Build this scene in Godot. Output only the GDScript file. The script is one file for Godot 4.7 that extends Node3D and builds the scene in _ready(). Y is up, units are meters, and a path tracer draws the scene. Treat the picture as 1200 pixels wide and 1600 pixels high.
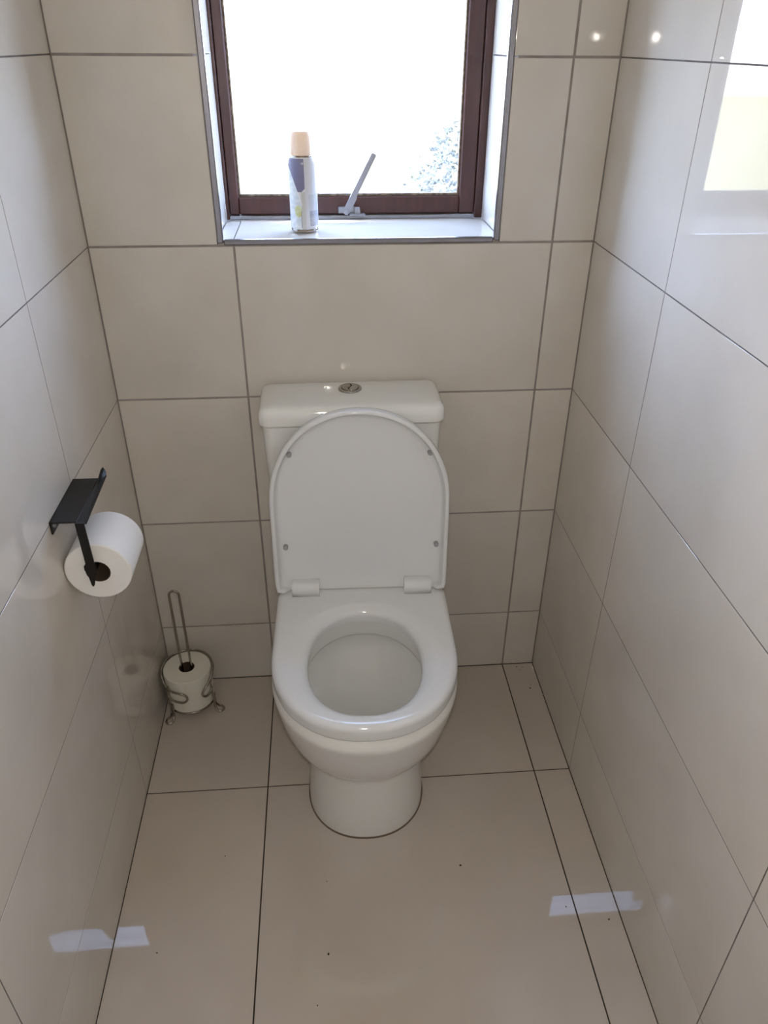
extends Node3D

# ---------------------------------------------------------------- room numbers (metres)
const XL := 0.0161      # face of the left wall
const XR := 0.9613      # face of the right wall
const X1 := 0.2800      # upright joints of the back wall and of the floor
const X2 := 0.8800
const H0 := 0.1773      # height of the lowest wall joint
const ROW := 0.30178    # height of one course of wall tiles
const Z1 := 0.3465      # first joint away from the back wall
const DEPTH := 2.05     # face of the wall behind the camera
const TOP := 2.4400     # ceiling
const OL := 0.2505      # window opening: left, right, sill, head
const OR := 0.7775
const OB := 1.0920
const OT := 1.6860
const FZ := -0.185      # front of the window frame

var mats := {}
var used_names := {}
var tile_cache := {}


# ---------------------------------------------------------------- mesh collecting
class Shape:
	var v := PackedVector3Array()
	var n := PackedVector3Array()
	var uv := PackedVector2Array()
	var ix := PackedInt32Array()

	func poly(p: Array, hint: Vector3) -> void:
		var nn: Vector3 = (p[1] - p[0]).cross(p[2] - p[0]).normalized()
		var turned := nn.dot(hint) < 0.0
		if turned:
			nn = -nn
		var at := v.size()
		for q in p:
			v.append(q)
			n.append(nn)
			uv.append(Vector2.ZERO)
		for i in range(1, p.size() - 1):
			if turned:
				ix.append_array(PackedInt32Array([at, at + i, at + i + 1]))
			else:
				ix.append_array(PackedInt32Array([at, at + i + 1, at + i]))

	func box(c: Vector3, s: Vector3, b := 0.0) -> void:
		var h := s * 0.5
		var ax := [Vector3.RIGHT, Vector3.UP, Vector3.BACK]
		var hh := [h.x, h.y, h.z]
		for k in 3:
			var i := (k + 1) % 3
			var j := (k + 2) % 3
			for sg in [-1.0, 1.0]:
				var f: Vector3 = c + ax[k] * hh[k] * sg
				var a: Vector3 = ax[i] * (hh[i] - b)
				var d: Vector3 = ax[j] * (hh[j] - b)
				poly([f + a + d, f + a - d, f - a - d, f - a + d], ax[k] * sg)
		if b <= 0.0:
			return
		for k in 3:
			var i := (k + 1) % 3
			var j := (k + 2) % 3
			for si in [-1.0, 1.0]:
				for sj in [-1.0, 1.0]:
					var e: Vector3 = ax[k] * (hh[k] - b)
					var p: Vector3 = c + ax[i] * si * hh[i] + ax[j] * sj * (hh[j] - b)
					var q: Vector3 = c + ax[i] * si * (hh[i] - b) + ax[j] * sj * hh[j]
					poly([p + e, p - e, q - e, q + e], ax[i] * si + ax[j] * sj)
		for sx in [-1.0, 1.0]:
			for sy in [-1.0, 1.0]:
				for sz in [-1.0, 1.0]:
					var g := Vector3(sx, sy, sz)
					poly([c + g * Vector3(h.x, h.y - b, h.z - b), c + g * Vector3(h.x - b, h.y, h.z - b), c + g * Vector3(h.x - b, h.y - b, h.z)], g)

	# rings of equal length joined by quads; a ring given twice makes a sharp edge
	func loft(rings: Array, cap_first := false, cap_last := false, closed := true) -> void:
		var m: int = rings[0].size()
		var at := v.size()
		var faces := []
		for r in rings.size():
			for i in m:
				v.append(rings[r][i])
				n.append(Vector3.ZERO)
				uv.append(Vector2(float(i) / (m - 1), float(r) / maxf(1.0, rings.size() - 1)))
		for r in rings.size() - 1:
			for i in (m if closed else m - 1):
				var a := at + r * m + i
				var b := at + r * m + (i + 1) % m
				faces.append([a, b, b + m])
				faces.append([a, b + m, a + m])
		for k in 2:
			if not [cap_first, cap_last][k]:
				continue
			var ring: Array = rings[0] if k == 0 else rings[-1]
			var mid := Vector3.ZERO
			for p in ring:
				mid += p / m
			var s := v.size()
			for p in ring:
				v.append(p)
				n.append(Vector3.ZERO)
				uv.append(Vector2.ZERO)
			v.append(mid)
			n.append(Vector3.ZERO)
			uv.append(Vector2.ZERO)
			for i in m:
				if k == 0:
					faces.append([s + (i + 1) % m, s + i, s + m])
				else:
					faces.append([s + i, s + (i + 1) % m, s + m])
		var centre := Vector3.ZERO
		for i in range(at, v.size()):
			centre += v[i] / (v.size() - at)
		var volume := 0.0
		for f in faces:
			volume += (v[f[0]] - centre).dot((v[f[1]] - centre).cross(v[f[2]] - centre))
		for f in faces:
			if volume < 0.0:
				f.reverse()
			var nn := (v[f[1]] - v[f[0]]).cross(v[f[2]] - v[f[0]])
			for q in f:
				n[q] += nn
			ix.append_array(PackedInt32Array([f[0], f[2], f[1]]))
		for i in range(at, v.size()):
			n[i] = n[i].normalized() if n[i].length() > 0.0 else Vector3.UP

	# profile of (radius, height) pairs spun round y; pairs given twice make a sharp edge
	func lathe(profile: Array, c := Vector3.ZERO, seg := 40) -> void:
		var rings := []
		for p in profile:
			var ring := []
			for i in seg + 1:
				var a := TAU * i / seg
				ring.append(c + Vector3(sin(a) * p.x, p.y, cos(a) * p.x))
			rings.append(ring)
		loft(rings, false, false, false)

	func tube(path: Array, r: float, seg := 10, loop := false) -> void:
		var rings := []
		var side := Vector3.ZERO
		var count := path.size()
		for k in count:
			var before: Vector3 = path[(k - 1 + count) % count] if loop else path[maxi(k - 1, 0)]
			var after: Vector3 = path[(k + 1) % count] if loop else path[mini(k + 1, count - 1)]
			var t := (after - before).normalized()
			if side == Vector3.ZERO:
				side = t.cross(Vector3(0.31, 0.83, 0.47)).normalized()
			side = (side - t * side.dot(t)).normalized()
			var up := t.cross(side)
			var ring := []
			for i in seg:
				var a := TAU * i / seg
				ring.append(path[k] + side * cos(a) * r + up * sin(a) * r)
			rings.append(ring)
		if loop:
			rings.append(rings[0])
		loft(rings, not loop, not loop)

	# flat outline (Vector2 list) pushed through a depth, placed by a transform
	func plate(outline: Array, depth: float, t: Transform3D, b := 0.0) -> void:
		var front := []
		var back := []
		for p in outline:
			front.append(t * Vector3(p.x, p.y, depth * 0.5))
			back.append(t * Vector3(p.x, p.y, -depth * 0.5))
		loft([back, back, front, front], true, true)

	func mesh() -> ArrayMesh:
		var a := []
		a.resize(Mesh.ARRAY_MAX)
		a[Mesh.ARRAY_VERTEX] = v
		a[Mesh.ARRAY_NORMAL] = n
		a[Mesh.ARRAY_TEX_UV] = uv
		a[Mesh.ARRAY_INDEX] = ix
		var m := ArrayMesh.new()
		m.add_surface_from_arrays(Mesh.PRIMITIVE_TRIANGLES, a)
		return m


# ---------------------------------------------------------------- naming and placing
func numbered(parent: Node, called: String) -> String:
	var key := str(parent.get_instance_id()) + called
	var k: int = used_names.get(key, 0)
	used_names[key] = k + 1
	return called if k == 0 else "%s_%03d" % [called, k]


func put(called: String, what, material: Material, parent: Node = self, t := Transform3D()) -> MeshInstance3D:
	var o := MeshInstance3D.new()
	o.name = numbered(parent, called)
	o.mesh = what.mesh() if what is Shape else what
	o.material_override = material
	o.transform = t
	o.cast_shadow = GeometryInstance3D.SHADOW_CASTING_SETTING_ON
	parent.add_child(o, true)
	return o


func thing(called: String, label: String, category: String, at := Vector3.ZERO, turn := 0.0, group := "") -> Node3D:
	var o := Node3D.new()
	o.name = numbered(self, called)
	add_child(o, true)
	o.position = at
	o.rotation.y = turn
	tag(o, label, category, group)
	return o


func tag(o: Node, label: String, category: String, group := "", kind := "") -> void:
	if label: o.set_meta("label", label)
	if category: o.set_meta("category", category)
	if group: o.set_meta("group", group)
	if kind: o.set_meta("kind", kind)


func structure(called: String, label: String, category: String, shape, material: Material) -> Node3D:
	var o: Node3D
	if shape == null:
		o = Node3D.new()
		o.name = called
		add_child(o, true)
	else:
		o = put(called, shape, material)
	tag(o, label, category, "", "structure")
	return o


# ---------------------------------------------------------------- materials
func matte(called: String, c: Color, rough := 0.5, metal := 0.0, spec := 0.5) -> StandardMaterial3D:
	var m := StandardMaterial3D.new()
	m.resource_name = called
	m.albedo_color = c
	m.roughness = rough
	m.metallic = metal
	m.metallic_specular = spec
	mats[called] = m
	return m


func noise_map(seed_: int, freq: float, from: Color, to: Color, size := 512, kind := FastNoiseLite.TYPE_SIMPLEX_SMOOTH) -> NoiseTexture2D:
	var f := FastNoiseLite.new()
	f.seed = seed_
	f.frequency = freq
	f.noise_type = kind
	f.fractal_octaves = 4
	var t := NoiseTexture2D.new()
	t.width = size
	t.height = size
	t.seamless = true
	t.noise = f
	var g := Gradient.new()
	g.set_color(0, from)
	g.set_color(1, to)
	t.color_ramp = g
	return t


func make_materials() -> void:
	var m: StandardMaterial3D
	# glazed cream tiles in four slightly different firings, with a faint cloudy mottle
	var cloud := noise_map(11, 0.006, Color(0.955, 0.95, 0.94), Color(1, 1, 1))
	for k in 4:
		m = matte("wall_tile_%d" % k, [Color(0.822, 0.797, 0.765), Color(0.828, 0.801, 0.767), Color(0.817, 0.794, 0.765), Color(0.824, 0.802, 0.771)][k], 0.02, 0.0, 0.62)
		m.albedo_texture = cloud
		m.uv1_triplanar = true
		m.uv1_world_triplanar = true
		m.uv1_scale = Vector3.ONE * 1.3
		m.uv1_offset = Vector3(0.37, 0.11, 0.23) * k
		m = matte("floor_tile_%d" % k, [Color(0.775, 0.734, 0.695), Color(0.780, 0.738, 0.697), Color(0.770, 0.731, 0.695), Color(0.777, 0.738, 0.700)][k], 0.025, 0.0, 0.55)
		m.albedo_texture = cloud
		m.uv1_triplanar = true
		m.uv1_world_triplanar = true
		m.uv1_scale = Vector3.ONE * 1.1
		m.uv1_offset = Vector3(0.21, 0.47, 0.13) * k
	m = matte("wall_grout", Color(1, 1, 1), 0.9)
	m.albedo_texture = noise_map(5, 0.03, Color(0.52, 0.495, 0.48), Color(0.63, 0.60, 0.585), 256)
	m.uv1_triplanar = true
	m.uv1_world_triplanar = true
	m.uv1_scale = Vector3.ONE * 2.0
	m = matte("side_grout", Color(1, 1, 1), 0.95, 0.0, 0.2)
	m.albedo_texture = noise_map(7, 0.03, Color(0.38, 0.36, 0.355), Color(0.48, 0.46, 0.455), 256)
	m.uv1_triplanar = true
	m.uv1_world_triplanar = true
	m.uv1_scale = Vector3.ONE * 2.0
	m = matte("floor_grout", Color(1, 1, 1), 0.9)
	m.albedo_texture = noise_map(6, 0.03, Color(0.13, 0.11, 0.10), Color(0.26, 0.22, 0.19), 256)
	m.uv1_triplanar = true
	m.uv1_world_triplanar = true
	m.uv1_scale = Vector3.ONE * 2.0
	matte("plaster", Color(0.86, 0.85, 0.83), 0.9)
	matte("masonry", Color(0.72, 0.69, 0.64), 0.95)
	matte("porcelain", Color(0.885, 0.885, 0.875), 0.04, 0.0, 0.55)
	matte("seat_plastic", Color(0.865, 0.870, 0.875), 0.10)
	matte("bumper", Color(0.60, 0.60, 0.61), 0.55)
	matte("chrome", Color(0.68, 0.66, 0.64), 0.06, 1.0)
	matte("button_chrome", Color(0.66, 0.65, 0.63), 0.16, 1.0)
	matte("trim_metal", Color(0.62, 0.62, 0.65), 0.24, 1.0)
	matte("black_metal", Color(0.022, 0.023, 0.027), 0.42)
	matte("stay_metal", Color(0.56, 0.56, 0.58), 0.40, 0.35)
	matte("sealant", Color(0.40, 0.34, 0.29), 0.8)
	matte("dirt", Color(0.10, 0.08, 0.07), 0.9)
	m = matte("frame_wood", Color(1, 1, 1), 0.35)
	m.albedo_texture = noise_map(3, 0.02, Color(0.23, 0.115, 0.10), Color(0.31, 0.165, 0.14), 256)
	m.uv1_triplanar = true
	m.uv1_world_triplanar = true
	m.uv1_scale = Vector3(9.0, 1.2, 9.0)
	m = matte("putty", Color(1, 1, 1), 0.85)
	m.albedo_texture = noise_map(8, 0.05, Color(0.30, 0.24, 0.20), Color(0.62, 0.56, 0.47), 256)
	m.uv1_triplanar = true
	m.uv1_world_triplanar = true
	m.uv1_scale = Vector3.ONE * 6.0
	m = matte("paper", Color(0.90, 0.895, 0.885), 0.95, 0.0, 0.3)
	m.rim_enabled = true
	m.rim = 0.25
	m = matte("unbleached_paper", Color(0.86, 0.845, 0.80), 0.95, 0.0, 0.3)
	m.rim_enabled = true
	m.rim = 0.25
	matte("cardboard", Color(0.27, 0.21, 0.17), 0.9)
	m = matte("water", Color(0.95, 0.98, 0.97, 0.05), 0.0)
	m.transparency = BaseMaterial3D.TRANSPARENCY_ALPHA
	# hammered obscure glass
	m = matte("obscure_glass", Color(1, 1, 1), 0.12)
	m.transparency = BaseMaterial3D.TRANSPARENCY_ALPHA
	m.albedo_texture = glass_pattern()
	m.backlight_enabled = true
	m.backlight = Color(1, 1, 1)
	m.uv1_scale = Vector3(3.2, 3.8, 1)
	# garden outside
	m = matte("grass", Color(1, 1, 1), 0.95)
	m.albedo_texture = noise_map(31, 0.02, Color(0.28, 0.28, 0.09), Color(0.38, 0.365, 0.14), 512)
	m.uv1_triplanar = true
	m.uv1_world_triplanar = true
	m.uv1_scale = Vector3.ONE * 0.7
	matte("garden_wall", Color(0.88, 0.86, 0.82), 0.95)
	m = matte("leaf", Color(0.08, 0.10, 0.075), 0.5)
	m.backlight_enabled = true
	m.backlight = Color(0.02, 0.035, 0.015)
	matte("bark", Color(0.27, 0.22, 0.17), 0.9)
	m = matte("can_cap", Color(0.95, 0.87, 0.79), 0.35)
	m.backlight_enabled = true
	m.backlight = Color(0.70, 0.64, 0.58)
	m = matte("can_print", Color(1, 1, 1), 0.22)
	m.albedo_texture = can_label()
	m.texture_repeat = false
	matte("phone_black", Color(0.03, 0.03, 0.035), 0.2)
	m = matte("flash_glow", Color(1, 0.98, 0.93), 0.5)
	m.emission_enabled = true
	m.emission = Color(1, 0.97, 0.92)
	m.emission_energy_multiplier = 6.0
	matte("door_paint", Color(0.82, 0.81, 0.79), 0.4)


# the rolled pattern of the glass: small wandering cells, whose ridges scatter more light than their hollows
func glass_pattern() -> ImageTexture:
	var f := FastNoiseLite.new()
	f.seed = 21
	f.noise_type = FastNoiseLite.TYPE_CELLULAR
	f.frequency = 0.045
	f.cellular_return_type = FastNoiseLite.RETURN_DISTANCE2_SUB
	f.domain_warp_enabled = true
	f.domain_warp_amplitude = 12.0
	f.domain_warp_frequency = 0.03
	f.fractal_type = FastNoiseLite.FRACTAL_NONE
	var raw := f.get_seamless_image(512, 512)
	var im := Image.create(512, 512, false, Image.FORMAT_RGBA8)
	for y in 512:
		for x in 512:
			im.set_pixel(x, y, Color(1, 1, 1, 0.01 + 0.16 * pow(1.0 - raw.get_pixel(x, y).r, 2.0)))
	return ImageTexture.create_from_image(im)


# print of the air freshener can: a slate blue panel that ends in a swoosh, a pale leafy picture, a block of small print
func can_label() -> ImageTexture:
	var w := 512
	var hh := 512
	var im := Image.create(w, hh, false, Image.FORMAT_RGB8)
	im.fill(Color(0.90, 0.90, 0.92))
	var rng := RandomNumberGenerator.new()
	rng.seed = 77
	var nz := FastNoiseLite.new()
	nz.seed = 5
	nz.frequency = 0.02
	for y in hh:
		var v := float(y) / hh          # 0 at the top of the can
		for x in w:
			var u := float(x) / w
			var c := Color(0.88, 0.88, 0.90)
			if u > 0.50:
				c = Color(0.84, 0.85, 0.88)
			# slate panel with curved lower edge
			var edge := 0.12 + 0.62 * pow(clampf((u - 0.26) / 0.22, 0.0, 1.0), 1.6) if u > 0.26 else 0.12 + 0.7 * pow(clampf((0.26 - u) / 0.2, 0.0, 1.0), 1.5)
			var tip := 0.46 - 1.2 * maxf(0.0, u - 0.455)
			if u < 0.495 and v < minf(edge, tip) and v > 0.012:
				c = Color(0.50, 0.50, 0.63)
			elif u < 0.46 and absf(v - edge) < 0.012:
				c = Color(0.97, 0.97, 0.98)
			elif u < 0.45 and v > edge:
				var a := nz.get_noise_2d(x, y)
				c = Color(0.80, 0.85, 0.90).lerp(Color(0.93, 0.95, 0.97), clampf(a + 0.5, 0.0, 1.0))
				var d := Vector2((u - 0.41) / 0.045, (v - 0.73) / 0.085).length()
				if d < 1.0:
					c = Color(0.80, 0.80, 0.52).lerp(Color(0.86, 0.90, 0.78), clampf(a + 0.5, 0.0, 1.0))
			elif u > 0.45 and u < 0.50 and v > 0.46:
				c = Color(0.80, 0.81, 0.80)
			im.set_pixel(x, y, c)
	# thin seam and the block of small print
	im.fill_rect(Rect2i(228, 370, 3, 125), Color(0.55, 0.56, 0.58))
	im.fill_rect(Rect2i(275, 255, 75, 165), Color(0.78, 0.80, 0.84))
	for k in 14:
		var yy := 375 + k * 8
		var xx := 280
		while xx < 350:
			var ww := rng.randi_range(4, 12)
			im.fill_rect(Rect2i(xx, yy, mini(ww, 352 - xx), 4), Color(0.42, 0.44, 0.55) if k != 3 else Color(0.30, 0.32, 0.44))
			xx += ww + 3
	return ImageTexture.create_from_image(im)


# ---------------------------------------------------------------- tiles
func tile_shape(w: float, h: float, t: float, b: float) -> ArrayMesh:
	var key := "%.4f %.4f %.4f %.4f" % [w, h, t, b]
	if not tile_cache.has(key):
		var s := Shape.new()
		var a := Vector3(w * 0.5, 0, 0)
		var c := Vector3(0, h * 0.5, 0)
		var ai := Vector3(w * 0.5 - b, 0, 0)
		var ci := Vector3(0, h * 0.5 - b, 0)
		var low := Vector3(0, 0, -b)
		var deep := Vector3(0, 0, -t)
		s.poly([ai + ci, ai - ci, -ai - ci, -ai + ci], Vector3.BACK)
		s.poly([ai + ci, ai - ci, a - c + low, a + c + low], Vector3(1, 0, 1))
		s.poly([-ai + ci, -ai - ci, -a - c + low, -a + c + low], Vector3(-1, 0, 1))
		s.poly([ai + ci, -ai + ci, -a + c + low, a + c + low], Vector3(0, 1, 1))
		s.poly([ai - ci, -ai - ci, -a - c + low, a - c + low], Vector3(0, -1, 1))
		s.poly([a + c + low, a - c + low, a - c + deep, a + c + deep], Vector3.RIGHT)
		s.poly([-a + c + low, -a - c + low, -a - c + deep, -a + c + deep], Vector3.LEFT)
		s.poly([a + c + low, -a + c + low, -a + c + deep, a + c + deep], Vector3.UP)
		s.poly([a - c + low, -a - c + low, -a - c + deep, a - c + deep], Vector3.DOWN)
		s.poly([a + c + deep, a - c + deep, -a - c + deep, -a + c + deep], Vector3.FORWARD)
		tile_cache[key] = s.mesh()
	return tile_cache[key]


# tiles between the joints us x vs; o is the point where u = v = 0, n faces the room; tiles wholly inside hole are left out and others cut back to it
func lay_tiles(parent: Node, o: Vector3, u: Vector3, v: Vector3, us: Array, vs: Array, gap: float, family: String, hole := Rect2(), called := "tile", lean := {}) -> void:
	var n := u.cross(v)
	var k := 0
	for i in us.size() - 1:
		for j in vs.size() - 1:
			var r := Rect2(us[i] + gap * 0.5, vs[j] + gap * 0.5, us[i + 1] - us[i] - gap, vs[j + 1] - vs[j] - gap)
			k += 1
			if hole.has_area() and hole.intersects(r):
				if hole.encloses(r):
					continue
				# the hole cuts through whole courses, so a tile is only ever cut left or right
				if r.position.x < hole.position.x:
					r.size.x = hole.position.x - r.position.x
				elif r.end.x > hole.end.x:
					var e := r.end.x
					r.position.x = hole.end.x
					r.size.x = e - hole.end.x
				else:
					continue
			var c := r.get_center()
			var turn := Basis(u, v, n)
			# fixed by hand: each tile lies a hair off true
			var wob := sin(k * 12.9898 + us.size() * 3.1 + vs.size()) * 0.0006
			turn = turn * Basis(Vector3.UP, wob) * Basis(Vector3.RIGHT, cos(k * 7.77) * 0.0005)
			if lean.has(Vector2i(i, j)):
				turn = Basis(u, v, n) * Basis(Vector3.UP, deg_to_rad(lean[Vector2i(i, j)]))
			put(called, tile_shape(r.size.x, r.size.y, 0.0075, 0.0002), mats["%s_tile_%d" % [family, (k * 7 + i) % 4]], parent, Transform3D(turn, o + u * c.x + v * c.y))


func rows() -> Array:
	var a := [0.0]
	for i in 8:
		if H0 + i * ROW < TOP - 0.02:
			a.append(H0 + i * ROW)
	a.append(TOP)
	return a


func rows_back() -> Array:
	var a := rows()
	a[6] = OT          # the course above the window is cut to its head
	return a


func build_room() -> void:
	var g := 0.0012          # grout lies this far behind the tile faces
	var s := Shape.new()
	s.box(Vector3((XL + XR) / 2, -0.10 - g, DEPTH / 2), Vector3(XR - XL + 0.4, 0.20, DEPTH + 0.6))
	var fl := structure("floor", "glossy beige tiled floor with thin dark joints", "floor", s, mats.floor_grout)
	lay_tiles(fl, Vector3(0, 0, 0), Vector3.RIGHT, Vector3.FORWARD, [XL, X1, X2, XR], [-DEPTH, -Z1 - 1.2, -Z1 - 0.6, -Z1, 0.0], 0.0028, "floor")

	# back wall round the window opening
	s = Shape.new()
	var zc := (-g - 0.26) / 2
	var zt := 0.26 - g
	var bl := OL - 0.008
	var br := OR + 0.008
	var bb := OB - 0.008
	s.box(Vector3((XL - 0.2 + bl) / 2, TOP / 2, zc), Vector3(bl - XL + 0.2, TOP, zt))
	s.box(Vector3((br + XR + 0.2) / 2, TOP / 2, zc), Vector3(XR + 0.2 - br, TOP, zt))
	s.box(Vector3((bl + br) / 2, bb / 2, zc), Vector3(br - bl, bb, zt))
	s.box(Vector3((bl + br) / 2, (OT + 0.008 + TOP) / 2, zc), Vector3(br - bl, TOP - OT - 0.008, zt))
	var wb := structure("wall_back", "cream glazed tile wall round the window behind the toilet", "wall", s, mats.wall_grout)
	lay_tiles(wb, Vector3.ZERO, Vector3.RIGHT, Vector3.UP, [XL, X1, X2, XR], rows_back(), 0.0042, "wall", Rect2(OL - 0.0008, OB - 0.011, OR - OL + 0.0016, OT - OB + 0.0115), "tile", {Vector2i(2, 5): 1.8, Vector2i(0, 5): 0.6})
	# sill and reveals are tiled too
	lay_tiles(wb, Vector3(0, OB, 0), Vector3.RIGHT, Vector3.FORWARD, [OL, X1, OR], [0.001, -FZ], 0.0022, "wall", Rect2(), "sill_tile")
	lay_tiles(wb, Vector3(OL, 0, 0), Vector3.FORWARD, Vector3.UP, [0.001, -FZ], [OB, H0 + 4 * ROW, OT], 0.0022, "wall", Rect2(), "reveal_tile")
	lay_tiles(wb, Vector3(OR, 0, 0), Vector3.BACK, Vector3.UP, [FZ, -0.001], [OB, H0 + 4 * ROW, OT], 0.0022, "wall", Rect2(), "reveal_tile")
	lay_tiles(wb, Vector3(0, OT, 0), Vector3.RIGHT, Vector3.BACK, [OL, OR], [FZ, -0.001], 0.0022, "wall", Rect2(), "reveal_tile")

	for side in [0, 1]:
		s = Shape.new()
		var x: float = XL - 0.0004 - 0.11 if side == 0 else XR + 0.0004 + 0.11
		s.box(Vector3(x, TOP / 2, DEPTH / 2), Vector3(0.22, TOP, DEPTH + 0.5))
		var w := structure("wall_left" if side == 0 else "wall_right", ["cream glazed tile wall on the left, behind the black roll holder", "cream glazed tile wall on the right, mirroring the window"][side], "wall", s, mats.side_grout)
		if side == 0:
			lay_tiles(w, Vector3(XL, 0, 0), Vector3.FORWARD, Vector3.UP, [-DEPTH, -Z1 - 1.2, -Z1 - 0.6, -Z1, 0.0], rows(), 0.0022, "wall")
		else:
			lay_tiles(w, Vector3(XR, 0, 0), Vector3.BACK, Vector3.UP, [0.0, Z1, Z1 + 0.6, Z1 + 1.2, DEPTH], rows(), 0.0022, "wall")
	# wall with the door behind the camera, and the ceiling
	s = Shape.new()
	s.box(Vector3(XL + 0.03, TOP / 2, DEPTH + 0.11), Vector3(0.16, TOP, 0.22))
	s.box(Vector3(XR - 0.03, TOP / 2, DEPTH + 0.11), Vector3(0.16, TOP, 0.22))
	s.box(Vector3((XL + XR) / 2, (2.05 + TOP) / 2, DEPTH + 0.11), Vector3(XR - XL - 0.1, TOP - 2.05, 0.22))
	structure("wall_front", "plastered wall round the door behind the viewer", "wall", s, mats.plaster)
	var dr := structure("door_1", "closed pale painted door behind the viewer", "door", null, null)
	s = Shape.new()
	s.box(Vector3((XL + XR) / 2, 1.022, DEPTH + 0.06), Vector3(XR - XL - 0.23, 2.040, 0.04), 0.003)
	put("door_leaf", s, mats.door_paint, dr)
	s = Shape.new()
	s.box(Vector3((XL + XR) / 2, 1.024, DEPTH + 0.13), Vector3(XR - XL - 0.2, 2.048, 0.06))
	put("door_lining", s, mats.door_paint, dr)
	s = Shape.new()
	s.tube([Vector3(XR - 0.19, 1.02, DEPTH + 0.04), Vector3(XR - 0.19, 1.02, DEPTH - 0.012), Vector3(XR - 0.20, 1.02, DEPTH - 0.016), Vector3(XR - 0.30, 1.02, DEPTH - 0.016)], 0.008)
	put("door_handle", s, mats.trim_metal, dr)
	s = Shape.new()
	s.box(Vector3((XL + XR) / 2, TOP + 0.1, DEPTH / 2 - 0.06), Vector3(XR - XL + 0.9, 0.2, DEPTH + 1.22))
	structure("ceiling", "white plastered ceiling above the frame", "ceiling", s, mats.plaster)
	# metal edging of the opening
	var tr := structure("trim_1", "satin metal tile edging round the window opening", "trim", null, null)
	var tw := 0.0115
	for a in [[Vector3(OL + tw / 2, (OB + OT) / 2, -0.003), Vector3(tw, OT - OB + 0.012, 0.010)], [Vector3(OR - tw / 2, (OB + OT) / 2, -0.003), Vector3(tw, OT - OB + 0.012, 0.010)], [Vector3((OL + OR) / 2, OB - 0.0040, -0.003), Vector3(OR - OL - 2 * tw, 0.0100, 0.010)], [Vector3((OL + OR) / 2, OT - 0.0060, -0.003), Vector3(OR - OL - 2 * tw, tw, 0.010)]]:
		s = Shape.new()
		s.box(a[0], a[1], 0.0022)
		put("edging_strip", s, mats.trim_metal, tr)


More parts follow.
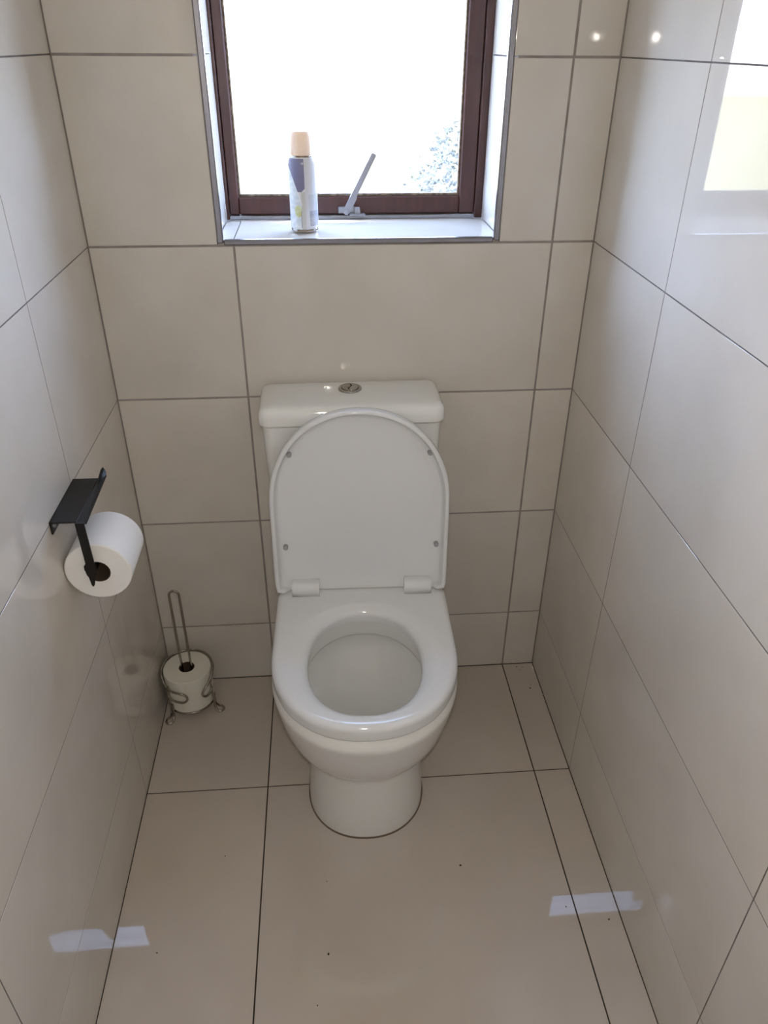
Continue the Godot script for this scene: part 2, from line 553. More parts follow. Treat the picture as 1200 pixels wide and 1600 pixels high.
# ---------------------------------------------------------------- window
func build_window() -> void:
	var w := structure("window_1", "brown wooden casement window with white hammered obscure glass", "window", null, null)
	var s: Shape
	# fixed frame
	for a in [[OL, OL + 0.0060, OB, OT], [0.7620, OR, OB, OT]]:
		s = Shape.new()
		s.box(Vector3((a[0] + a[1]) / 2, (a[2] + a[3]) / 2, FZ - 0.031), Vector3(a[1] - a[0], a[3] - a[2], 0.062), 0.0015)
		put("jamb", s, mats.frame_wood, w)
	s = Shape.new()
	s.box(Vector3(0.50925, OB + 0.004, FZ - 0.029), Vector3(0.5055, 0.008, 0.062), 0.0015)
	put("frame_sill", s, mats.trim_metal, w)
	s = Shape.new()
	s.box(Vector3(0.50925, OT - 0.012, FZ - 0.031), Vector3(0.5055, 0.024, 0.062), 0.0015)
	put("head", s, mats.frame_wood, w)
	# sash
	var x0 := OL + 0.0065
	var x1 := 0.7615
	var y0 := OB + 0.0085
	var y1 := OT - 0.025
	var gx0 := 0.2770
	var gx1 := 0.7295
	var gy0 := OB + 0.0420
	var gy1 := y1 - 0.036
	var sash := Node3D.new()
	sash.name = "sash"
	w.add_child(sash)
	for a in [[x0, gx0, y0, y1, "stile"], [gx1, x1, y0, y1, "stile"], [gx0, gx1, y0, gy0, "rail"], [gx0, gx1, gy1, y1, "rail"]]:
		s = Shape.new()
		s.box(Vector3((a[0] + a[1]) / 2, (a[2] + a[3]) / 2, FZ - 0.027), Vector3(a[1] - a[0], a[3] - a[2], 0.040), 0.002)
		put(a[4], s, mats.frame_wood, sash)
	# glazing beads
	for a in [[gx0, gx0 + 0.004, gy0, gy1], [gx1 - 0.004, gx1, gy0, gy1], [gx0 + 0.004, gx1 - 0.004, gy0, gy0 + 0.005], [gx0 + 0.004, gx1 - 0.004, gy1 - 0.005, gy1]]:
		s = Shape.new()
		s.box(Vector3((a[0] + a[1]) / 2, (a[2] + a[3]) / 2, FZ - 0.021), Vector3(a[1] - a[0], a[3] - a[2], 0.012), 0.001)
		put("glazing_bead", s, mats.putty, sash)
	s = Shape.new()
	s.poly([Vector3(gx0, gy0, FZ - 0.029), Vector3(gx1, gy0, FZ - 0.029), Vector3(gx1, gy1, FZ - 0.029), Vector3(gx0, gy1, FZ - 0.029)], Vector3.BACK)
	for i in 4:
		s.uv[i] = Vector2((s.v[i].x - gx0) / 0.5, (gy1 - s.v[i].y) / 0.5)
	put("glass_pane", s, mats.obscure_glass, sash)
	# casement stay: arm with a pivot plate on the rail, and the pin on the frame
	var st := Node3D.new()
	st.name = "window_stay"
	w.add_child(st)
	s = Shape.new()
	var d := Vector2(0.0570, 0.1060).normalized()
	var e := Vector2(-d.y, d.x)
	var p := Vector2(0.495, 1.1100)
	var outline := []
	for q in [[0.0, -0.0075], [0.030, -0.0078], [0.035, -0.0058], [0.118, -0.0052], [0.121, -0.0035], [0.121, 0.0035], [0.119, 0.0052], [0.035, 0.0058], [0.0, 0.0065], [-0.006, 0.0045], [-0.008, -0.001], [-0.006, -0.0055]]:
		outline.append(p + d * q[0] + e * q[1])
	s.plate(outline, 0.004, Transform3D(Basis(), Vector3(0, 0, FZ + 0.012)))
	put("stay_arm", s, mats.stay_metal, st)
	s = Shape.new()
	s.box(Vector3(0.4955, 1.1095, FZ - 0.003), Vector3(0.034, 0.013, 0.010), 0.0015)
	s.tube([Vector3(0.495, 1.1095, FZ - 0.002), Vector3(0.495, 1.1095, FZ + 0.016)], 0.0045, 12)
	put("pivot_plate", s, mats.stay_metal, st)
	s = Shape.new()
	s.box(Vector3(0.5175, OB + 0.0100, FZ + 0.007), Vector3(0.032, 0.004, 0.014), 0.001)
	s.plate([Vector2(-0.0065, 0), Vector2(0.0065, 0), Vector2(0.0045, 0.013), Vector2(-0.0045, 0.013)], 0.005, Transform3D(Basis(), Vector3(0.5175, OB + 0.0115, FZ + 0.008)))
	put("stay_pin", s, mats.stay_metal, st)


# ---------------------------------------------------------------- toilet
func in_pan(x: float, z: float, p: Array) -> bool:      # p: half width, back, front, where the front curve begins, power, corner radius
	var ax := absf(x)
	if z > p[3]:
		return pow(ax / p[0], p[4]) + pow((z - p[3]) / (p[2] - p[3]), p[4]) <= 1.0
	var dx: float = ax - (p[0] - p[5])
	var dz: float = p[1] + p[5] - z
	if dx > 0.0 and dz > 0.0:
		return dx * dx + dz * dz <= p[5] * p[5]
	return ax <= p[0] and z >= p[1]


func pan_ring(y: float, p: Array, c := Vector2(0, 0.38), m := 120) -> Array:
	var ring := []
	for i in m:
		var a := TAU * i / m
		var d := Vector2(sin(a), cos(a))
		var lo := 0.0
		var hi := 1.0
		for k in 26:
			var mid := (lo + hi) / 2
			var q := c + d * mid
			if in_pan(q.x, q.y, p):
				lo = mid
			else:
				hi = mid
		var at := c + d * lo
		ring.append(Vector3(at.x, y, at.y))
	return ring


func oval_ring(y: float, a: float, zc: float, b_back: float, b_front: float, power := 2.0, m := 120) -> Array:
	var ring := []
	for i in m:
		var t := TAU * i / m
		var sx := sin(t)
		var sz := cos(t)
		ring.append(Vector3(a * signf(sx) * pow(absf(sx), 2.0 / power), y, zc + (b_front if sz > 0 else b_back) * signf(sz) * pow(absf(sz), 2.0 / power)))
	return ring


func rounded_rect(y: float, w: float, z0: float, z1: float, r: float, m := 8) -> Array:
	var ring := []
	var c := [Vector2(w - r, z1 - r), Vector2(-w + r, z1 - r), Vector2(-w + r, z0 + r), Vector2(w - r, z0 + r)]
	for k in 4:
		for i in m + 1:
			var a := PI / 2 * (k + float(i) / m)
			ring.append(Vector3(c[k].x + r * cos(a), y, c[k].y + r * sin(a)))
	return ring


func build_toilet() -> void:
	var t := thing("toilet", "white ceramic close-coupled toilet with raised lid under the window", "toilet", Vector3(0.5050, 0, 0), deg_to_rad(-1.4))
	var por: Material = mats.porcelain
	# pan: outside from the floor to the rim, over the rim and down into the bowl
	var s := Shape.new()
	var rings := []
	for a in [[0.0, 0.122, 0.10, 0.488, 0.36], [0.003, 0.1235, 0.10, 0.490, 0.36], [0.03, 0.1225, 0.10, 0.489, 0.36], [0.10, 0.119, 0.10, 0.486, 0.35], [0.155, 0.1165, 0.10, 0.484, 0.345], [0.172, 0.1165, 0.095, 0.485, 0.345], [0.181, 0.1195, 0.09, 0.490, 0.345],
			[0.189, 0.1265, 0.085, 0.498, 0.345], [0.203, 0.1380, 0.08, 0.511, 0.345], [0.223, 0.1500, 0.07, 0.526, 0.35], [0.250, 0.1605, 0.06, 0.541, 0.355], [0.280, 0.1685, 0.05, 0.553, 0.36], [0.310, 0.1740, 0.04, 0.563, 0.365], [0.335, 0.1775, 0.035, 0.571, 0.37], [0.352, 0.1795, 0.03, 0.5765, 0.37],
			[0.360, 0.1800, 0.03, 0.5785, 0.37], [0.366, 0.1798, 0.03, 0.5780, 0.37], [0.373, 0.1775, 0.03, 0.5750, 0.37], [0.379, 0.1750, 0.03, 0.5710, 0.37], [0.382, 0.1720, 0.033, 0.5670, 0.37], [0.3832, 0.1660, 0.037, 0.5610, 0.37]]:
		rings.append(pan_ring(a[0], [a[1], a[2], a[3], a[4], 2.15, 0.03]))
	rings.append(oval_ring(0.3832, 0.128, 0.398, 0.158, 0.158, 2.15))
	for a in [[0.3815, 0.120, 0.398, 0.151, 0.151], [0.377, 0.1175, 0.398, 0.148, 0.149], [0.350, 0.1165, 0.396, 0.146, 0.149], [0.344, 0.1185, 0.396, 0.147, 0.150], [0.342, 0.1230, 0.396, 0.151, 0.153], [0.342, 0.1230, 0.396, 0.151, 0.153], [0.341, 0.1350, 0.394, 0.170, 0.158], [0.330, 0.1370, 0.392, 0.171, 0.158], [0.300, 0.1330, 0.395, 0.160, 0.142], [0.265, 0.1210, 0.398, 0.137, 0.122], [0.235, 0.1040, 0.398, 0.113, 0.105], [0.205, 0.0860, 0.396, 0.090, 0.086], [0.175, 0.0710, 0.392, 0.071, 0.068], [0.150, 0.0600, 0.389, 0.059, 0.056], [0.125, 0.0500, 0.387, 0.048, 0.046], [0.105, 0.0360, 0.390, 0.040, 0.045], [0.095, 0.0180, 0.385, 0.020, 0.020]]:
		rings.append(oval_ring(a[0], a[1], a[2], a[3], a[4], 2.1))
	s.loft(rings, true, true)
	put("pan", s, por, t)
	# water standing in the bowl
	s = Shape.new()
	s.loft([oval_ring(0.1490, 0.0580, 0.389, 0.0565, 0.0535, 2.1), oval_ring(0.1510, 0.0590, 0.389, 0.0575, 0.0545, 2.1), oval_ring(0.1510, 0.0590, 0.389, 0.0575, 0.0545, 2.1)], false, true)
	put("water", s, mats.water, t)
	# brownish sealant line round the foot
	s = Shape.new()
	rings = []
	for a in [[0.0, 0.1255, 0.4925], [0.0012, 0.1250, 0.4918], [0.0025, 0.1232, 0.4897], [0.0025, 0.1200, 0.4860], [0.0, 0.1200, 0.4860]]:
		rings.append(pan_ring(a[0], [a[1], 0.098, a[2], 0.36, 2.15, 0.03]))
	s.loft(rings)
	put("sealant_bead", s, mats.sealant, t)
	# seat ring
	s = Shape.new()
	rings = []
	for a in [[0.0, 0.3880], [0.0, 0.4000], [0.0025, 0.4065], [0.0075, 0.4110], [0.0150, 0.4155], [0.0250, 0.4185], [0.0330, 0.4195]]:
		rings.append(oval_ring(a[1], 0.1075 + a[0], 0.398, 0.138 + a[0] * 0.8, 0.1375 + a[0] * 0.5, 2.18))
	for a in [[0.0130, 0.4195], [0.0080, 0.4188], [0.0040, 0.4165], [0.0012, 0.4130], [0.0, 0.4080], [0.0, 0.3930], [0.0012, 0.3885], [0.0040, 0.3870], [0.0060, 0.3865]]:
		rings.append(pan_ring(a[1], [0.1772 - a[0], 0.176 + a[0], 0.5770 - a[0], 0.375, 2.2, 0.022], Vector2(0, 0.398)))
	rings.append(oval_ring(0.3865, 0.1105, 0.398, 0.141, 0.141, 2.18))
	rings.append(rings[0])
	s.loft(rings)
	put("seat", s, mats.seat_plastic, t)
	for sg in [-1.0, 1.0]:
		s = Shape.new()
		var hr := []
		for x in [0.0885, 0.0900, 0.1440, 0.1455]:
			var r := 0.0 if x in [0.0900, 0.1440] else 0.0012
			var ring := []
			ring.append(Vector3(x * sg, 0.4150, 0.168))
			ring.append(Vector3(x * sg, 0.4150, 0.2125 - r))
			for k in 9:
				var a := PI / 2 * k / 8
				ring.append(Vector3(x * sg, 0.4340 + (0.0130 - r) * sin(a), 0.1995 + (0.0130 - r) * cos(a)))
			ring.append(Vector3(x * sg, 0.4470 - r, 0.168))
			hr.append(ring)
		s.loft(hr, true, true)
		put("hinge", s, mats.seat_plastic, t)
	# lid, raised and leaning on the cistern: built lying in its own plane (u across, w up), then tipped back
	s = Shape.new()
	rings = []
	var half := 0.1790
	var tall := 0.4020
	for a in [[0.0200, 0.0, 1], [0.0080, 0.0, 1], [0.0030, 0.0015, 1], [0.0006, 0.0045, 1], [0.0, 0.0090, 1], [0.0, 0.0200, 1], [0.0010, 0.0235, 1], [0.0035, 0.0255, 1], [0.0065, 0.0258, 1], [0.0085, 0.0248, 1], [0.0100, 0.0220, 1], [0.0125, 0.0100, 1], [0.0160, 0.0066, 1], [0.0220, 0.0055, 1], [0.06, 0.0052, 1]]:
		var o: float = a[0]
		var ring := []
		for q in pan_ring(0.0, [half - o, o * 0.55, tall - o, tall - 0.198, 2.12, 0.012], Vector2(0, 0.18)):
			var open := maxf(smoothstep(0.155, 0.163, absf(q.x)), smoothstep(0.018, 0.040, q.z))
			ring.append(Vector3(q.x, q.z, lerpf(minf(a[1], 0.0062), a[1], open)))
		rings.append(ring)
	s.loft(rings, true, true)
	var lid := put("lid", s, mats.seat_plastic, t, Transform3D(Basis(Vector3.RIGHT, deg_to_rad(-4.6)), Vector3(-0.0015, 0.4205, 0.1830)))
	for q in [[-0.1345, 0.3105], [0.1375, 0.3095], [-0.1525, 0.1060], [0.1560, 0.1050]]:
		s = Shape.new()
		s.loft([circle(q[0], q[1], 0.0050, 0.0060), circle(q[0], q[1], 0.0050, 0.0150), circle(q[0], q[1], 0.0044, 0.0160)], false, true)
		put("bumper", s, mats.bumper, lid)
	# cistern stands on the back of the pan
	var ct := Transform3D(Basis(Vector3.UP, deg_to_rad(2.0)), Vector3(-0.0170, 0, 0.003))
	s = Shape.new()
	rings = []
	for a in [[0.3838, 0.158, 0.010, 0.112], [0.390, 0.160, 0.008, 0.114], [0.55, 0.167, 0.006, 0.122], [0.68, 0.1715, 0.004, 0.128], [0.7700, 0.1745, 0.003, 0.1325], [0.7735, 0.1735, 0.004, 0.1310], [0.7740, 0.1650, 0.008, 0.1220], [0.7740, 0.1650, 0.008, 0.1220], [0.7785, 0.1650, 0.008, 0.1220]]:
		rings.append(rounded_rect(a[0], a[1], a[2], a[3], 0.018))
	s.loft(rings, true, true)
	var ci := put("cistern", s, por, t, ct)
	s = Shape.new()
	rings = []
	for a in [[0.7785, 0.003, 0.018], [0.7790, 0.0012, 0.019], [0.7810, 0.0, 0.020], [0.7960, 0.0, 0.020], [0.8030, 0.0010, 0.020], [0.8090, 0.0040, 0.018], [0.8130, 0.0085, 0.015], [0.8150, 0.0150, 0.010], [0.8158, 0.0260, 0.008], [0.8165, 0.0500, 0.006]]:
		rings.append(rounded_rect(a[0], 0.1800 - a[1], 0.001 + a[1] * 0.7, 0.1420 - a[1], a[2]))
	s.loft(rings, true, true)
	var lid2 := put("cistern_lid", s, por, ci)
	s = Shape.new()
	var bc := Vector3(-0.0005, 0.8160, 0.0520)
	s.lathe([Vector2(0.0, 0.0), Vector2(0.0235, 0.0), Vector2(0.0235, 0.0022), Vector2(0.0225, 0.0036), Vector2(0.0205, 0.0042), Vector2(0.0180, 0.0038), Vector2(0.0175, 0.0025), Vector2(0.0175, 0.0012), Vector2(0.0, 0.0012)], bc, 48)
	put("button_ring", s, mats.button_chrome, lid2)
	for k in 2:                          # two half buttons parted by an S curve
		var outline := []
		for i in 17:
			var a := PI / 2 + (PI * i / 16.0) * (1.0 if k == 0 else -1.0)
			outline.append(Vector2(cos(a), sin(a)) * 0.0168)
		for i in range(1, 12):
			var y := -0.0168 + 0.0336 * i / 12.0
			outline.append(Vector2(0.0032 * sin(y / 0.0168 * PI) + (-0.0007 if k == 0 else 0.0007), y))
		s = Shape.new()
		var low := []
		var mid := []
		var top := []
		for q in outline:
			low.append(bc + Vector3(q.x, 0.0012, -q.y))
			mid.append(bc + Vector3(q.x, 0.0042, -q.y))
			top.append(bc + Vector3(q.x * 0.93 + (-0.0006 if k == 0 else 0.0006), 0.0050, -q.y * 0.93))
		s.loft([low, mid, top, top], false, true)
		put("flush_button", s, mats.button_chrome, lid2)


func circle(x: float, y: float, r: float, z: float, m := 20) -> Array:
	var ring := []
	for i in m:
		ring.append(Vector3(x + r * cos(TAU * i / m), y + r * sin(TAU * i / m), z))
	return ring


# ---------------------------------------------------------------- toilet rolls
func roll(called: String, label: String, r: float, core: float, length: float, paper: Material) -> Node3D:
	var t := thing(called, label, "toilet roll")
	var s := Shape.new()
	var h := length / 2
	var b := 0.0025
	s.lathe([Vector2(core, -h), Vector2(core, -h), Vector2(r - b, -h), Vector2(r - b * 0.3, -h + b * 0.3), Vector2(r, -h + b), Vector2(r, h - b), Vector2(r - b * 0.3, h - b * 0.3), Vector2(r - b, h), Vector2(core, h), Vector2(core, h), Vector2(core, -h)], Vector3.ZERO, 64)
	put("paper", s, paper, t)
	s = Shape.new()
	s.lathe([Vector2(core - 0.0012, -h + 0.001), Vector2(core - 0.0012, -h + 0.001), Vector2(core, -h + 0.0005), Vector2(core, h - 0.0005), Vector2(core - 0.0012, h - 0.001), Vector2(core - 0.0012, h - 0.001), Vector2(core - 0.0012, -h + 0.001)], Vector3.ZERO, 48)
	put("cardboard_core", s, mats.cardboard, t)
	return t


func smooth_path(pts: Array, steps := 6) -> Array:
	var out := []
	for i in pts.size() - 1:
		var p0: Vector3 = pts[maxi(i - 1, 0)]
		var p1: Vector3 = pts[i]
		var p2: Vector3 = pts[i + 1]
		var p3: Vector3 = pts[mini(i + 2, pts.size() - 1)]
		for k in steps:
			out.append(p1.cubic_interpolate(p2, p0, p3, float(k) / steps))
	out.append(pts[-1])
	return out


func build_roll_holder() -> void:
	var t := thing("toilet_roll_holder", "black metal toilet roll holder with phone shelf on left wall", "roll holder", Vector3(XL, 0.70, 0.405))
	var k := Vector3(XL, 0.70, 0.405)
	var bm: Material = mats.black_metal
	var s := Shape.new()
	s.box(Vector3(0.0370, 0.7845, 0.4020) - k, Vector3(0.0418, 0.003, 0.1360), 0.0008)
	put("shelf", s, bm, t)
	s = Shape.new()
	s.box(Vector3(0.0177, 0.7750, 0.4020) - k, Vector3(0.003, 0.022, 0.1360), 0.0008)
	put("wall_flange", s, bm, t)
	s = Shape.new()
	s.tube([Vector3(0.019, 0.776, 0.462) - k, Vector3(0.0225, 0.776, 0.462) - k], 0.003, 12)
	put("screw", s, mats.stay_metal, t)
	# raised lip along the outer edge, leaning outwards
	s = Shape.new()
	var lip := []
	for q in [[0.0572, 0.7845, 0.4720], [0.0572, 0.7845, 0.3360], [0.0640, 0.8010, 0.3340], [0.0690, 0.8065, 0.3350], [0.0725, 0.8030, 0.3380], [0.0735, 0.7960, 0.3420], [0.0712, 0.7850, 0.4720]]:
		lip.append(Vector3(q[0], q[1], q[2]) - k)
	var under := []
	for q in lip:
		under.append(q + Vector3(0.0012, -0.0024, 0))
	s.loft([under, under, lip, lip], true, true)
	put("lip", s, bm, t)
	# strap down to the rod, ending in a pointed tongue in front of the roll
	s = Shape.new()
	var pts := []
	for q in [[0.0560, 0.7865], [0.0560, 0.7820], [0.0572, 0.7110], [0.0535, 0.7060], [0.0535, 0.6985], [0.0565, 0.6930], [0.0590, 0.6690], [0.0612, 0.6665], [0.0632, 0.6690], [0.0685, 0.6900], [0.0715, 0.7000], [0.0705, 0.7110], [0.0692, 0.7850]]:
		pts.append(Vector2(q[0], q[1]) - Vector2(k.x, k.y))
	s.plate(pts, 0.003, Transform3D(Basis(), Vector3(0, 0, 0.4735 - k.z)))
	put("strap", s, bm, t)
	s = Shape.new()
	s.tube([Vector3(0.0660, 0.6985, 0.4730) - k, Vector3(0.0660, 0.6985, 0.3540) - k], 0.0060, 14)
	put("rod", s, bm, t)
	var r := roll("toilet_roll", "fresh white toilet roll hanging on the black wall holder", 0.0520, 0.0195, 0.1000, mats.paper)
	r.transform = Transform3D(Basis(Vector3.RIGHT, PI / 2), Vector3(0.0690, 0.6866, 0.4130))


func build_roll_stand() -> void:
	var c := Vector3(0.0815, 0, 0.0850)
	var t := thing("toilet_roll_stand", "chrome wire toilet roll stand with tall loop handle on the floor", "roll stand", c)
	var ch: Material = mats.chrome
	var wr := 0.0029
	var s := Shape.new()
	var ring := []
	for i in 48:
		ring.append(Vector3(sin(TAU * i / 48) * 0.0540, 0.0240, cos(TAU * i / 48) * 0.0540))
	s.tube(ring, wr, 10, true)
	put("base_ring", s, ch, t)
	s = Shape.new()
	s.tube([Vector3(-0.0540, 0.0240, 0), Vector3(0.0540, 0.0240, 0)], wr)
	put("base_bar", s, ch, t)
	s = Shape.new()
	var path := [Vector3(-0.0110, 0.0240, 0), Vector3(-0.0110, 0.12, 0), Vector3(-0.0110, 0.24, 0), Vector3(-0.0110, 0.3420, 0)]
	for i in range(1, 12):
		var a := PI * (1.0 - i / 12.0)
		path.append(Vector3(cos(a) * 0.0110, 0.3420 + sin(a) * 0.0120, 0))
	path.append_array([Vector3(0.0110, 0.3420, 0), Vector3(0.0110, 0.24, 0), Vector3(0.0110, 0.12, 0), Vector3(0.0110, 0.0240, 0)])
	s.tube(path, wr)
	put("handle", s, ch, t)
	# upper hoop: round the back of the roll, each end turned into a hairpin that hugs its front
	var at := func(deg: float, y: float, r: float) -> Vector3: return Vector3(sin(deg_to_rad(deg)) * r, y, cos(deg_to_rad(deg)) * r)
	var ra := 0.0605
	path = []
	for q in [[-45, 0.0740], [-30, 0.0670], [-10, 0.0660], [-1, 0.0690], [3.5, 0.0760], [3, 0.0840], [-2, 0.0910], [-12, 0.0945], [-32, 0.0960], [-48, 0.1000], [-62, 0.1075], [-78, 0.1165], [-95, 0.1215], [-125, 0.1240], [-160, 0.1245], [-195, 0.1245], [-225, 0.1240], [-255, 0.1210], [-272, 0.1150], [-288, 0.1060], [-302, 0.0970], [-313, 0.0900], [-320, 0.0820], [-321, 0.0740], [-316, 0.0670], [-308, 0.0645], [-298, 0.0680], [-285, 0.0790]]:
		path.append(at.call(q[0], q[1], ra))
	s = Shape.new()
	s.tube(smooth_path(path, 5), wr)
	put("hoop", s, ch, t)
	# three legs, each a hairpin of wire with a loop for a foot
	for deg in [-41.0, 72.0, 196.0]:
		path = []
		for q in [[-3.5, 0.1050, 0.0600], [-3.5, 0.0800, 0.0600], [-3.0, 0.0400, 0.0605], [-4.0, 0.0140, 0.0625], [-6.5, 0.0050, 0.0680], [-7.0, 0.0030, 0.0740], [-4.0, 0.0028, 0.0800], [0.0, 0.0028, 0.0820], [4.0, 0.0028, 0.0800], [7.0, 0.0030, 0.0740], [6.5, 0.0050, 0.0680], [4.0, 0.0140, 0.0620], [3.5, 0.0300, 0.0600], [3.5, 0.0500, 0.0600]]:
			path.append(at.call(deg + q[0], q[1], q[2]))
		s = Shape.new()
		s.tube(smooth_path(path, 5), wr)
		put("leg", s, ch, t)
	var r := roll("toilet_roll", "spare cream toilet roll standing in the chrome wire stand", 0.0560, 0.0185, 0.0970, mats.unbleached_paper)
	r.transform = Transform3D(Basis(), c + Vector3(0, 0.0274 + 0.0485, 0))


# ---------------------------------------------------------------- spray can on the sill
func build_can() -> void:
	var t := thing("air_freshener_can", "tall pale air freshener spray can with peach cap on the sill", "spray can", Vector3(0.4110, OB, -0.0760))
	var s := Shape.new()
	var r := 0.0265
	s.lathe([Vector2(r - 0.003, 0.006), Vector2(r, 0.0085), Vector2(r, 0.1180), Vector2(r - 0.0004, 0.1230), Vector2(r - 0.0016, 0.1285), Vector2(r - 0.0035, 0.1320)], Vector3.ZERO, 56)
	# the print runs once round the can, its front towards the room
	var m := s.uv.size()
	for i in m:
		var a := atan2(s.v[i].x, s.v[i].z) / TAU
		s.uv[i] = Vector2(a + 0.5 if absf(a) < 0.4999 else (0.0 if i % 57 != 0 else 1.0), 1.0 - clampf((s.v[i].y - 0.006) / 0.126, 0.0, 1.0))
	put("can_body", s, mats.can_print, t, Transform3D(Basis(Vector3.UP, deg_to_rad(9.0)), Vector3.ZERO))
	s = Shape.new()
	s.lathe([Vector2(0.0, 0.004), Vector2(r - 0.006, 0.003), Vector2(r - 0.004, 0.0), Vector2(r - 0.0015, 0.0005), Vector2(r - 0.0005, 0.003), Vector2(r - 0.001, 0.0065), Vector2(r - 0.003, 0.0075)], Vector3.ZERO, 48)
	put("base_rim", s, mats.chrome, t)
	s = Shape.new()
	s.lathe([Vector2(r - 0.0035, 0.1318), Vector2(r - 0.0045, 0.1340), Vector2(r - 0.0055, 0.1350), Vector2(r - 0.0065, 0.1340)], Vector3.ZERO, 48)
	put("shoulder_rim", s, mats.chrome, t)
	s = Shape.new()
	s.lathe([Vector2(r - 0.0062, 0.1335), Vector2(r - 0.0060, 0.1345), Vector2(r - 0.0068, 0.1600), Vector2(r - 0.0080, 0.1690), Vector2(r - 0.0100, 0.1735), Vector2(r - 0.0125, 0.1745), Vector2(r - 0.0150, 0.1705), Vector2(r - 0.0160, 0.1680), Vector2(0.0, 0.1680)], Vector3.ZERO, 48)
	var cap := put("cap", s, mats.can_cap, t)
	s = Shape.new()
	s.box(Vector3(0, 0.1705, 0.003), Vector3(0.010, 0.007, 0.012), 0.0015)
	put("spray_button", s, mats.can_cap, cap)


# ---------------------------------------------------------------- specks of dirt on the floor
func build_specks() -> void:
	var s := Shape.new()
	s.loft([oval_ring(0.0, 0.0016, 0, 0.0011, 0.0013, 2.0, 9), oval_ring(0.0006, 0.0014, 0.0001, 0.0010, 0.0009, 2.0, 9), oval_ring(0.0010, 0.0006, 0.0, 0.0005, 0.0004, 2.0, 9)], true, true)
	var shape := s.mesh()
	var spots := [[0.9165, 0.0125, 1.1], [0.9220, 0.0250, 0.8], [0.9310, 0.0150, 0.9], [0.9335, 0.0920, 1.5], [0.9380, 0.0800, 0.8], [0.6750, 0.5650, 1.5], [0.4080, 0.7200, 1.5], [0.4070, 0.5800, 0.8], [0.3880, 0.8050, 0.9], [0.8630, 0.6650, 0.9], [0.9370, 0.6950, 1.3], [0.2020, 0.5100, 0.9], [0.0980, 0.6950, 1.0]]
	var said := ["dirt speck by the back wall in the right floor corner, leftmost of three", "dirt speck in the right floor corner, nearest the viewer of three", "dirt speck right against the wall in the back right floor corner", "largest dark dirt speck on the narrow floor strip at back right", "faint dirt speck just behind the largest speck on the floor strip", "lone dark dirt speck on the floor right of the toilet foot", "round dark dirt speck on the floor left of and before the toilet", "faint dirt speck on the floor just left of the toilet foot", "faint dirt speck lowest in the photo, on the middle floor tile", "dirt speck beside the narrow floor strip, near the pale window reflection", "dirt speck by the right wall on the narrow floor strip, nearest the viewer", "faint dirt speck on the left floor tile before its cross joint", "dirt speck near the left wall beside the pale window reflection"]
	for k in spots.size():
		var q: Array = spots[k]
		var o := put("dirt_speck", shape, mats.dirt, self, Transform3D(Basis(Vector3.UP, k * 1.3).scaled(Vector3.ONE * q[2]), Vector3(q[0], 0.0, q[1])))
		tag(o, said[k], "dirt speck", "specks of dirt on the floor")


# ---------------------------------------------------------------- what the window looks out on
func build_garden() -> void:
	var s := Shape.new()
	s.box(Vector3(0.5, -0.45, -15.6), Vector3(70, 0.3, 30.6))
	tag(put("lawn", s, mats.grass), "sunlit dry lawn outside seen through the obscure window", "lawn")
	s = Shape.new()
	s.box(Vector3(0.5, 0.5510, -30.2), Vector3(70, 1.698, 0.22), 0.01)
	var gw := thing("garden_wall", "pale garden wall outside, blown out white behind the window glass", "garden wall")
	put("wall_body", s, mats.garden_wall, gw)
	s = Shape.new()
	s.box(Vector3(0.5, 1.43, -30.2), Vector3(70, 0.06, 0.30), 0.01)
	put("coping", s, mats.garden_wall, gw)
	# shrub at the lower right of the glass
	var sh := thing("shrub", "dark leafy shrub outside, blurred behind the lower right of window", "shrub", Vector3(1.32, -0.298, -3.1))
	var rng := RandomNumberGenerator.new()
	rng.seed = 9
	s = Shape.new()
	for k in 7:
		var a := k * 2.4
		s.tube(smooth_path([Vector3(cos(a) * 0.03, 0, sin(a) * 0.03), Vector3(cos(a) * 0.10, 0.45, sin(a) * 0.10), Vector3(cos(a) * 0.22, 0.95, sin(a) * 0.22)], 3), 0.012, 6)
	put("stem", s, mats.bark, sh)
	s = Shape.new()
	for k in 5200:
		var p := Vector3(rng.randfn(), rng.randfn(), rng.randfn()).normalized() * pow(rng.randf(), 0.4)
		p = p * Vector3(0.42, 0.62, 0.40) + Vector3(0, 0.78, 0)
		var d := Vector3(rng.randfn(), rng.randfn() * 0.6 + 0.3, rng.randfn()).normalized()
		var e := d.cross(Vector3(rng.randfn(), rng.randfn(), rng.randfn())).normalized()
		var l := rng.randf_range(0.03, 0.055)
		s.poly([p, p + d * l * 0.5 + e * l * 0.28, p + d * l, p + d * l * 0.5 - e * l * 0.28], d.cross(e))
	var fo := put("foliage", s, mats.leaf, sh)
	fo.set_meta("kind", "stuff")


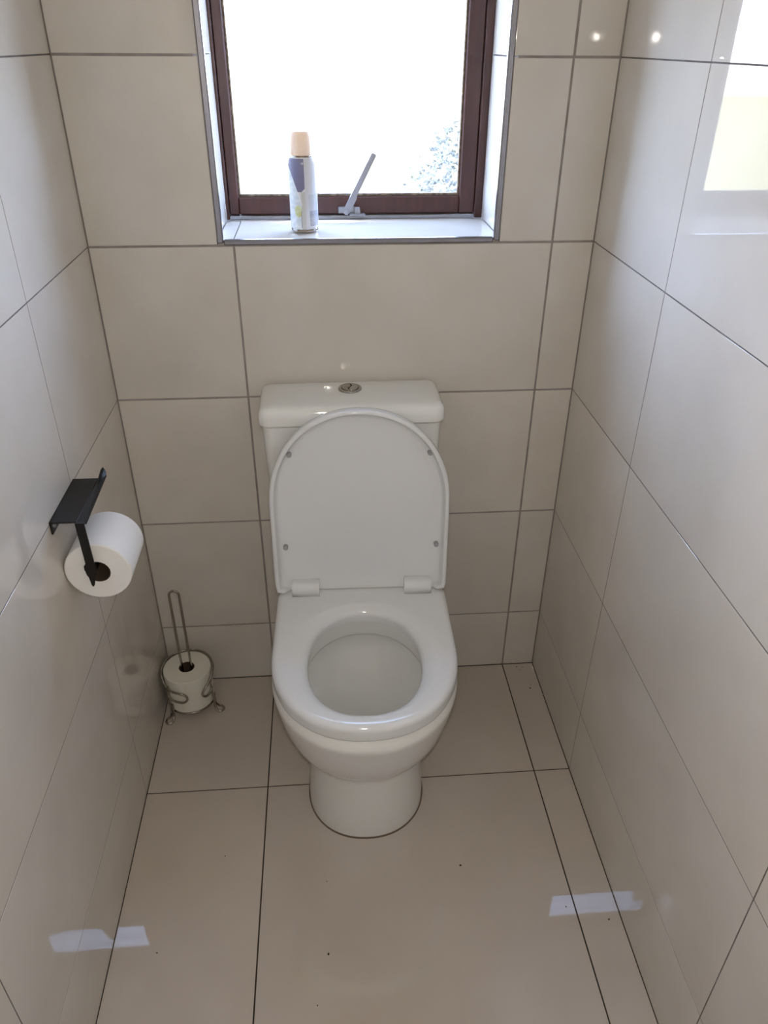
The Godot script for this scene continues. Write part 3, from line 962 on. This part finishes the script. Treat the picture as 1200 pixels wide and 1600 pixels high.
# ---------------------------------------------------------------- the phone whose flash sparkles in the glaze
func build_phone(cam: Transform3D) -> void:
	var t := thing("mobile_phone", "black mobile phone with lit flash, mirrored as sparkles in the glaze", "phone")
	t.transform = cam * Transform3D(Basis(), Vector3(0.012, -0.045, 0.0080))
	var s := Shape.new()
	s.box(Vector3.ZERO, Vector3(0.074, 0.155, 0.008), 0.0025)
	put("phone_body", s, mats.phone_black, t)
	s = Shape.new()
	s.loft([circle(-0.012, 0.072, 0.0040, 0.0), circle(-0.012, 0.072, 0.0040, -0.0046), circle(-0.012, 0.072, 0.0036, -0.0050)], false, true)
	put("flash_light", s, mats.flash_glow, t)
	var l := OmniLight3D.new()
	l.name = "flash_lamp"
	l.light_color = Color(1.0, 0.975, 0.93)
	l.light_energy = FLASH
	l.light_size = 0.008
	l.omni_range = 12.0
	l.omni_attenuation = 2.0
	l.shadow_enabled = true
	l.position = Vector3(-0.012, 0.072, -0.0260)
	t.add_child(l)


const FLASH := 0.26


func _ready() -> void:
	# camera
	var cam := Camera3D.new()
	cam.name = "camera"
	cam.fov = 2.0 * rad_to_deg(atan(800.0 / 1183.7))
	cam.near = 0.02
	cam.far = 200.0
	var view := Transform3D(Basis(Vector3.UP, -0.08098) * Basis(Vector3.RIGHT, -0.55696) * Basis(Vector3.BACK, 0.00671), Vector3(0.44301, 1.40665, 1.46706))
	cam.transform = view
	add_child(cam)
	cam.current = true
	# bright daylight sky
	var env := Environment.new()
	env.background_mode = Environment.BG_SKY
	var sky := Sky.new()
	var pm := ProceduralSkyMaterial.new()
	pm.sky_top_color = Color(0.35, 0.425, 0.55)
	pm.sky_curve = 0.32
	pm.sky_horizon_color = Color(0.765, 0.85, 1.0)
	pm.ground_horizon_color = Color(0.80, 0.82, 0.80)
	pm.ground_bottom_color = Color(0.45, 0.45, 0.40)
	pm.sky_energy_multiplier = 1.0
	pm.ground_energy_multiplier = 1.0
	pm.sun_angle_max = 0.0
	sky.sky_material = pm
	env.sky = sky
	env.background_energy_multiplier = 30.0
	env.tonemap_mode = Environment.TONE_MAPPER_LINEAR
	env.tonemap_exposure = 1.5
	env.sdfgi_enabled = true
	env.ssao_enabled = true
	env.ssil_enabled = true
	var we := WorldEnvironment.new()
	we.name = "environment"
	we.environment = env
	add_child(we)
	# sun high behind the house: it lights the garden and never enters the window
	var sun := DirectionalLight3D.new()
	sun.name = "sun"
	sun.light_color = Color(1.0, 0.95, 0.87)
	sun.light_energy = 16.0
	sun.light_angular_distance = 0.53
	sun.shadow_enabled = true
	sun.rotation_degrees = Vector3(-58, 24, 0)
	sun.sky_mode = DirectionalLight3D.SKY_MODE_LIGHT_ONLY
	add_child(sun)

	make_materials()
	build_room()
	build_window()
	build_garden()
	build_toilet()
	build_roll_holder()
	build_roll_stand()
	build_can()
	build_phone(view)
	build_specks()
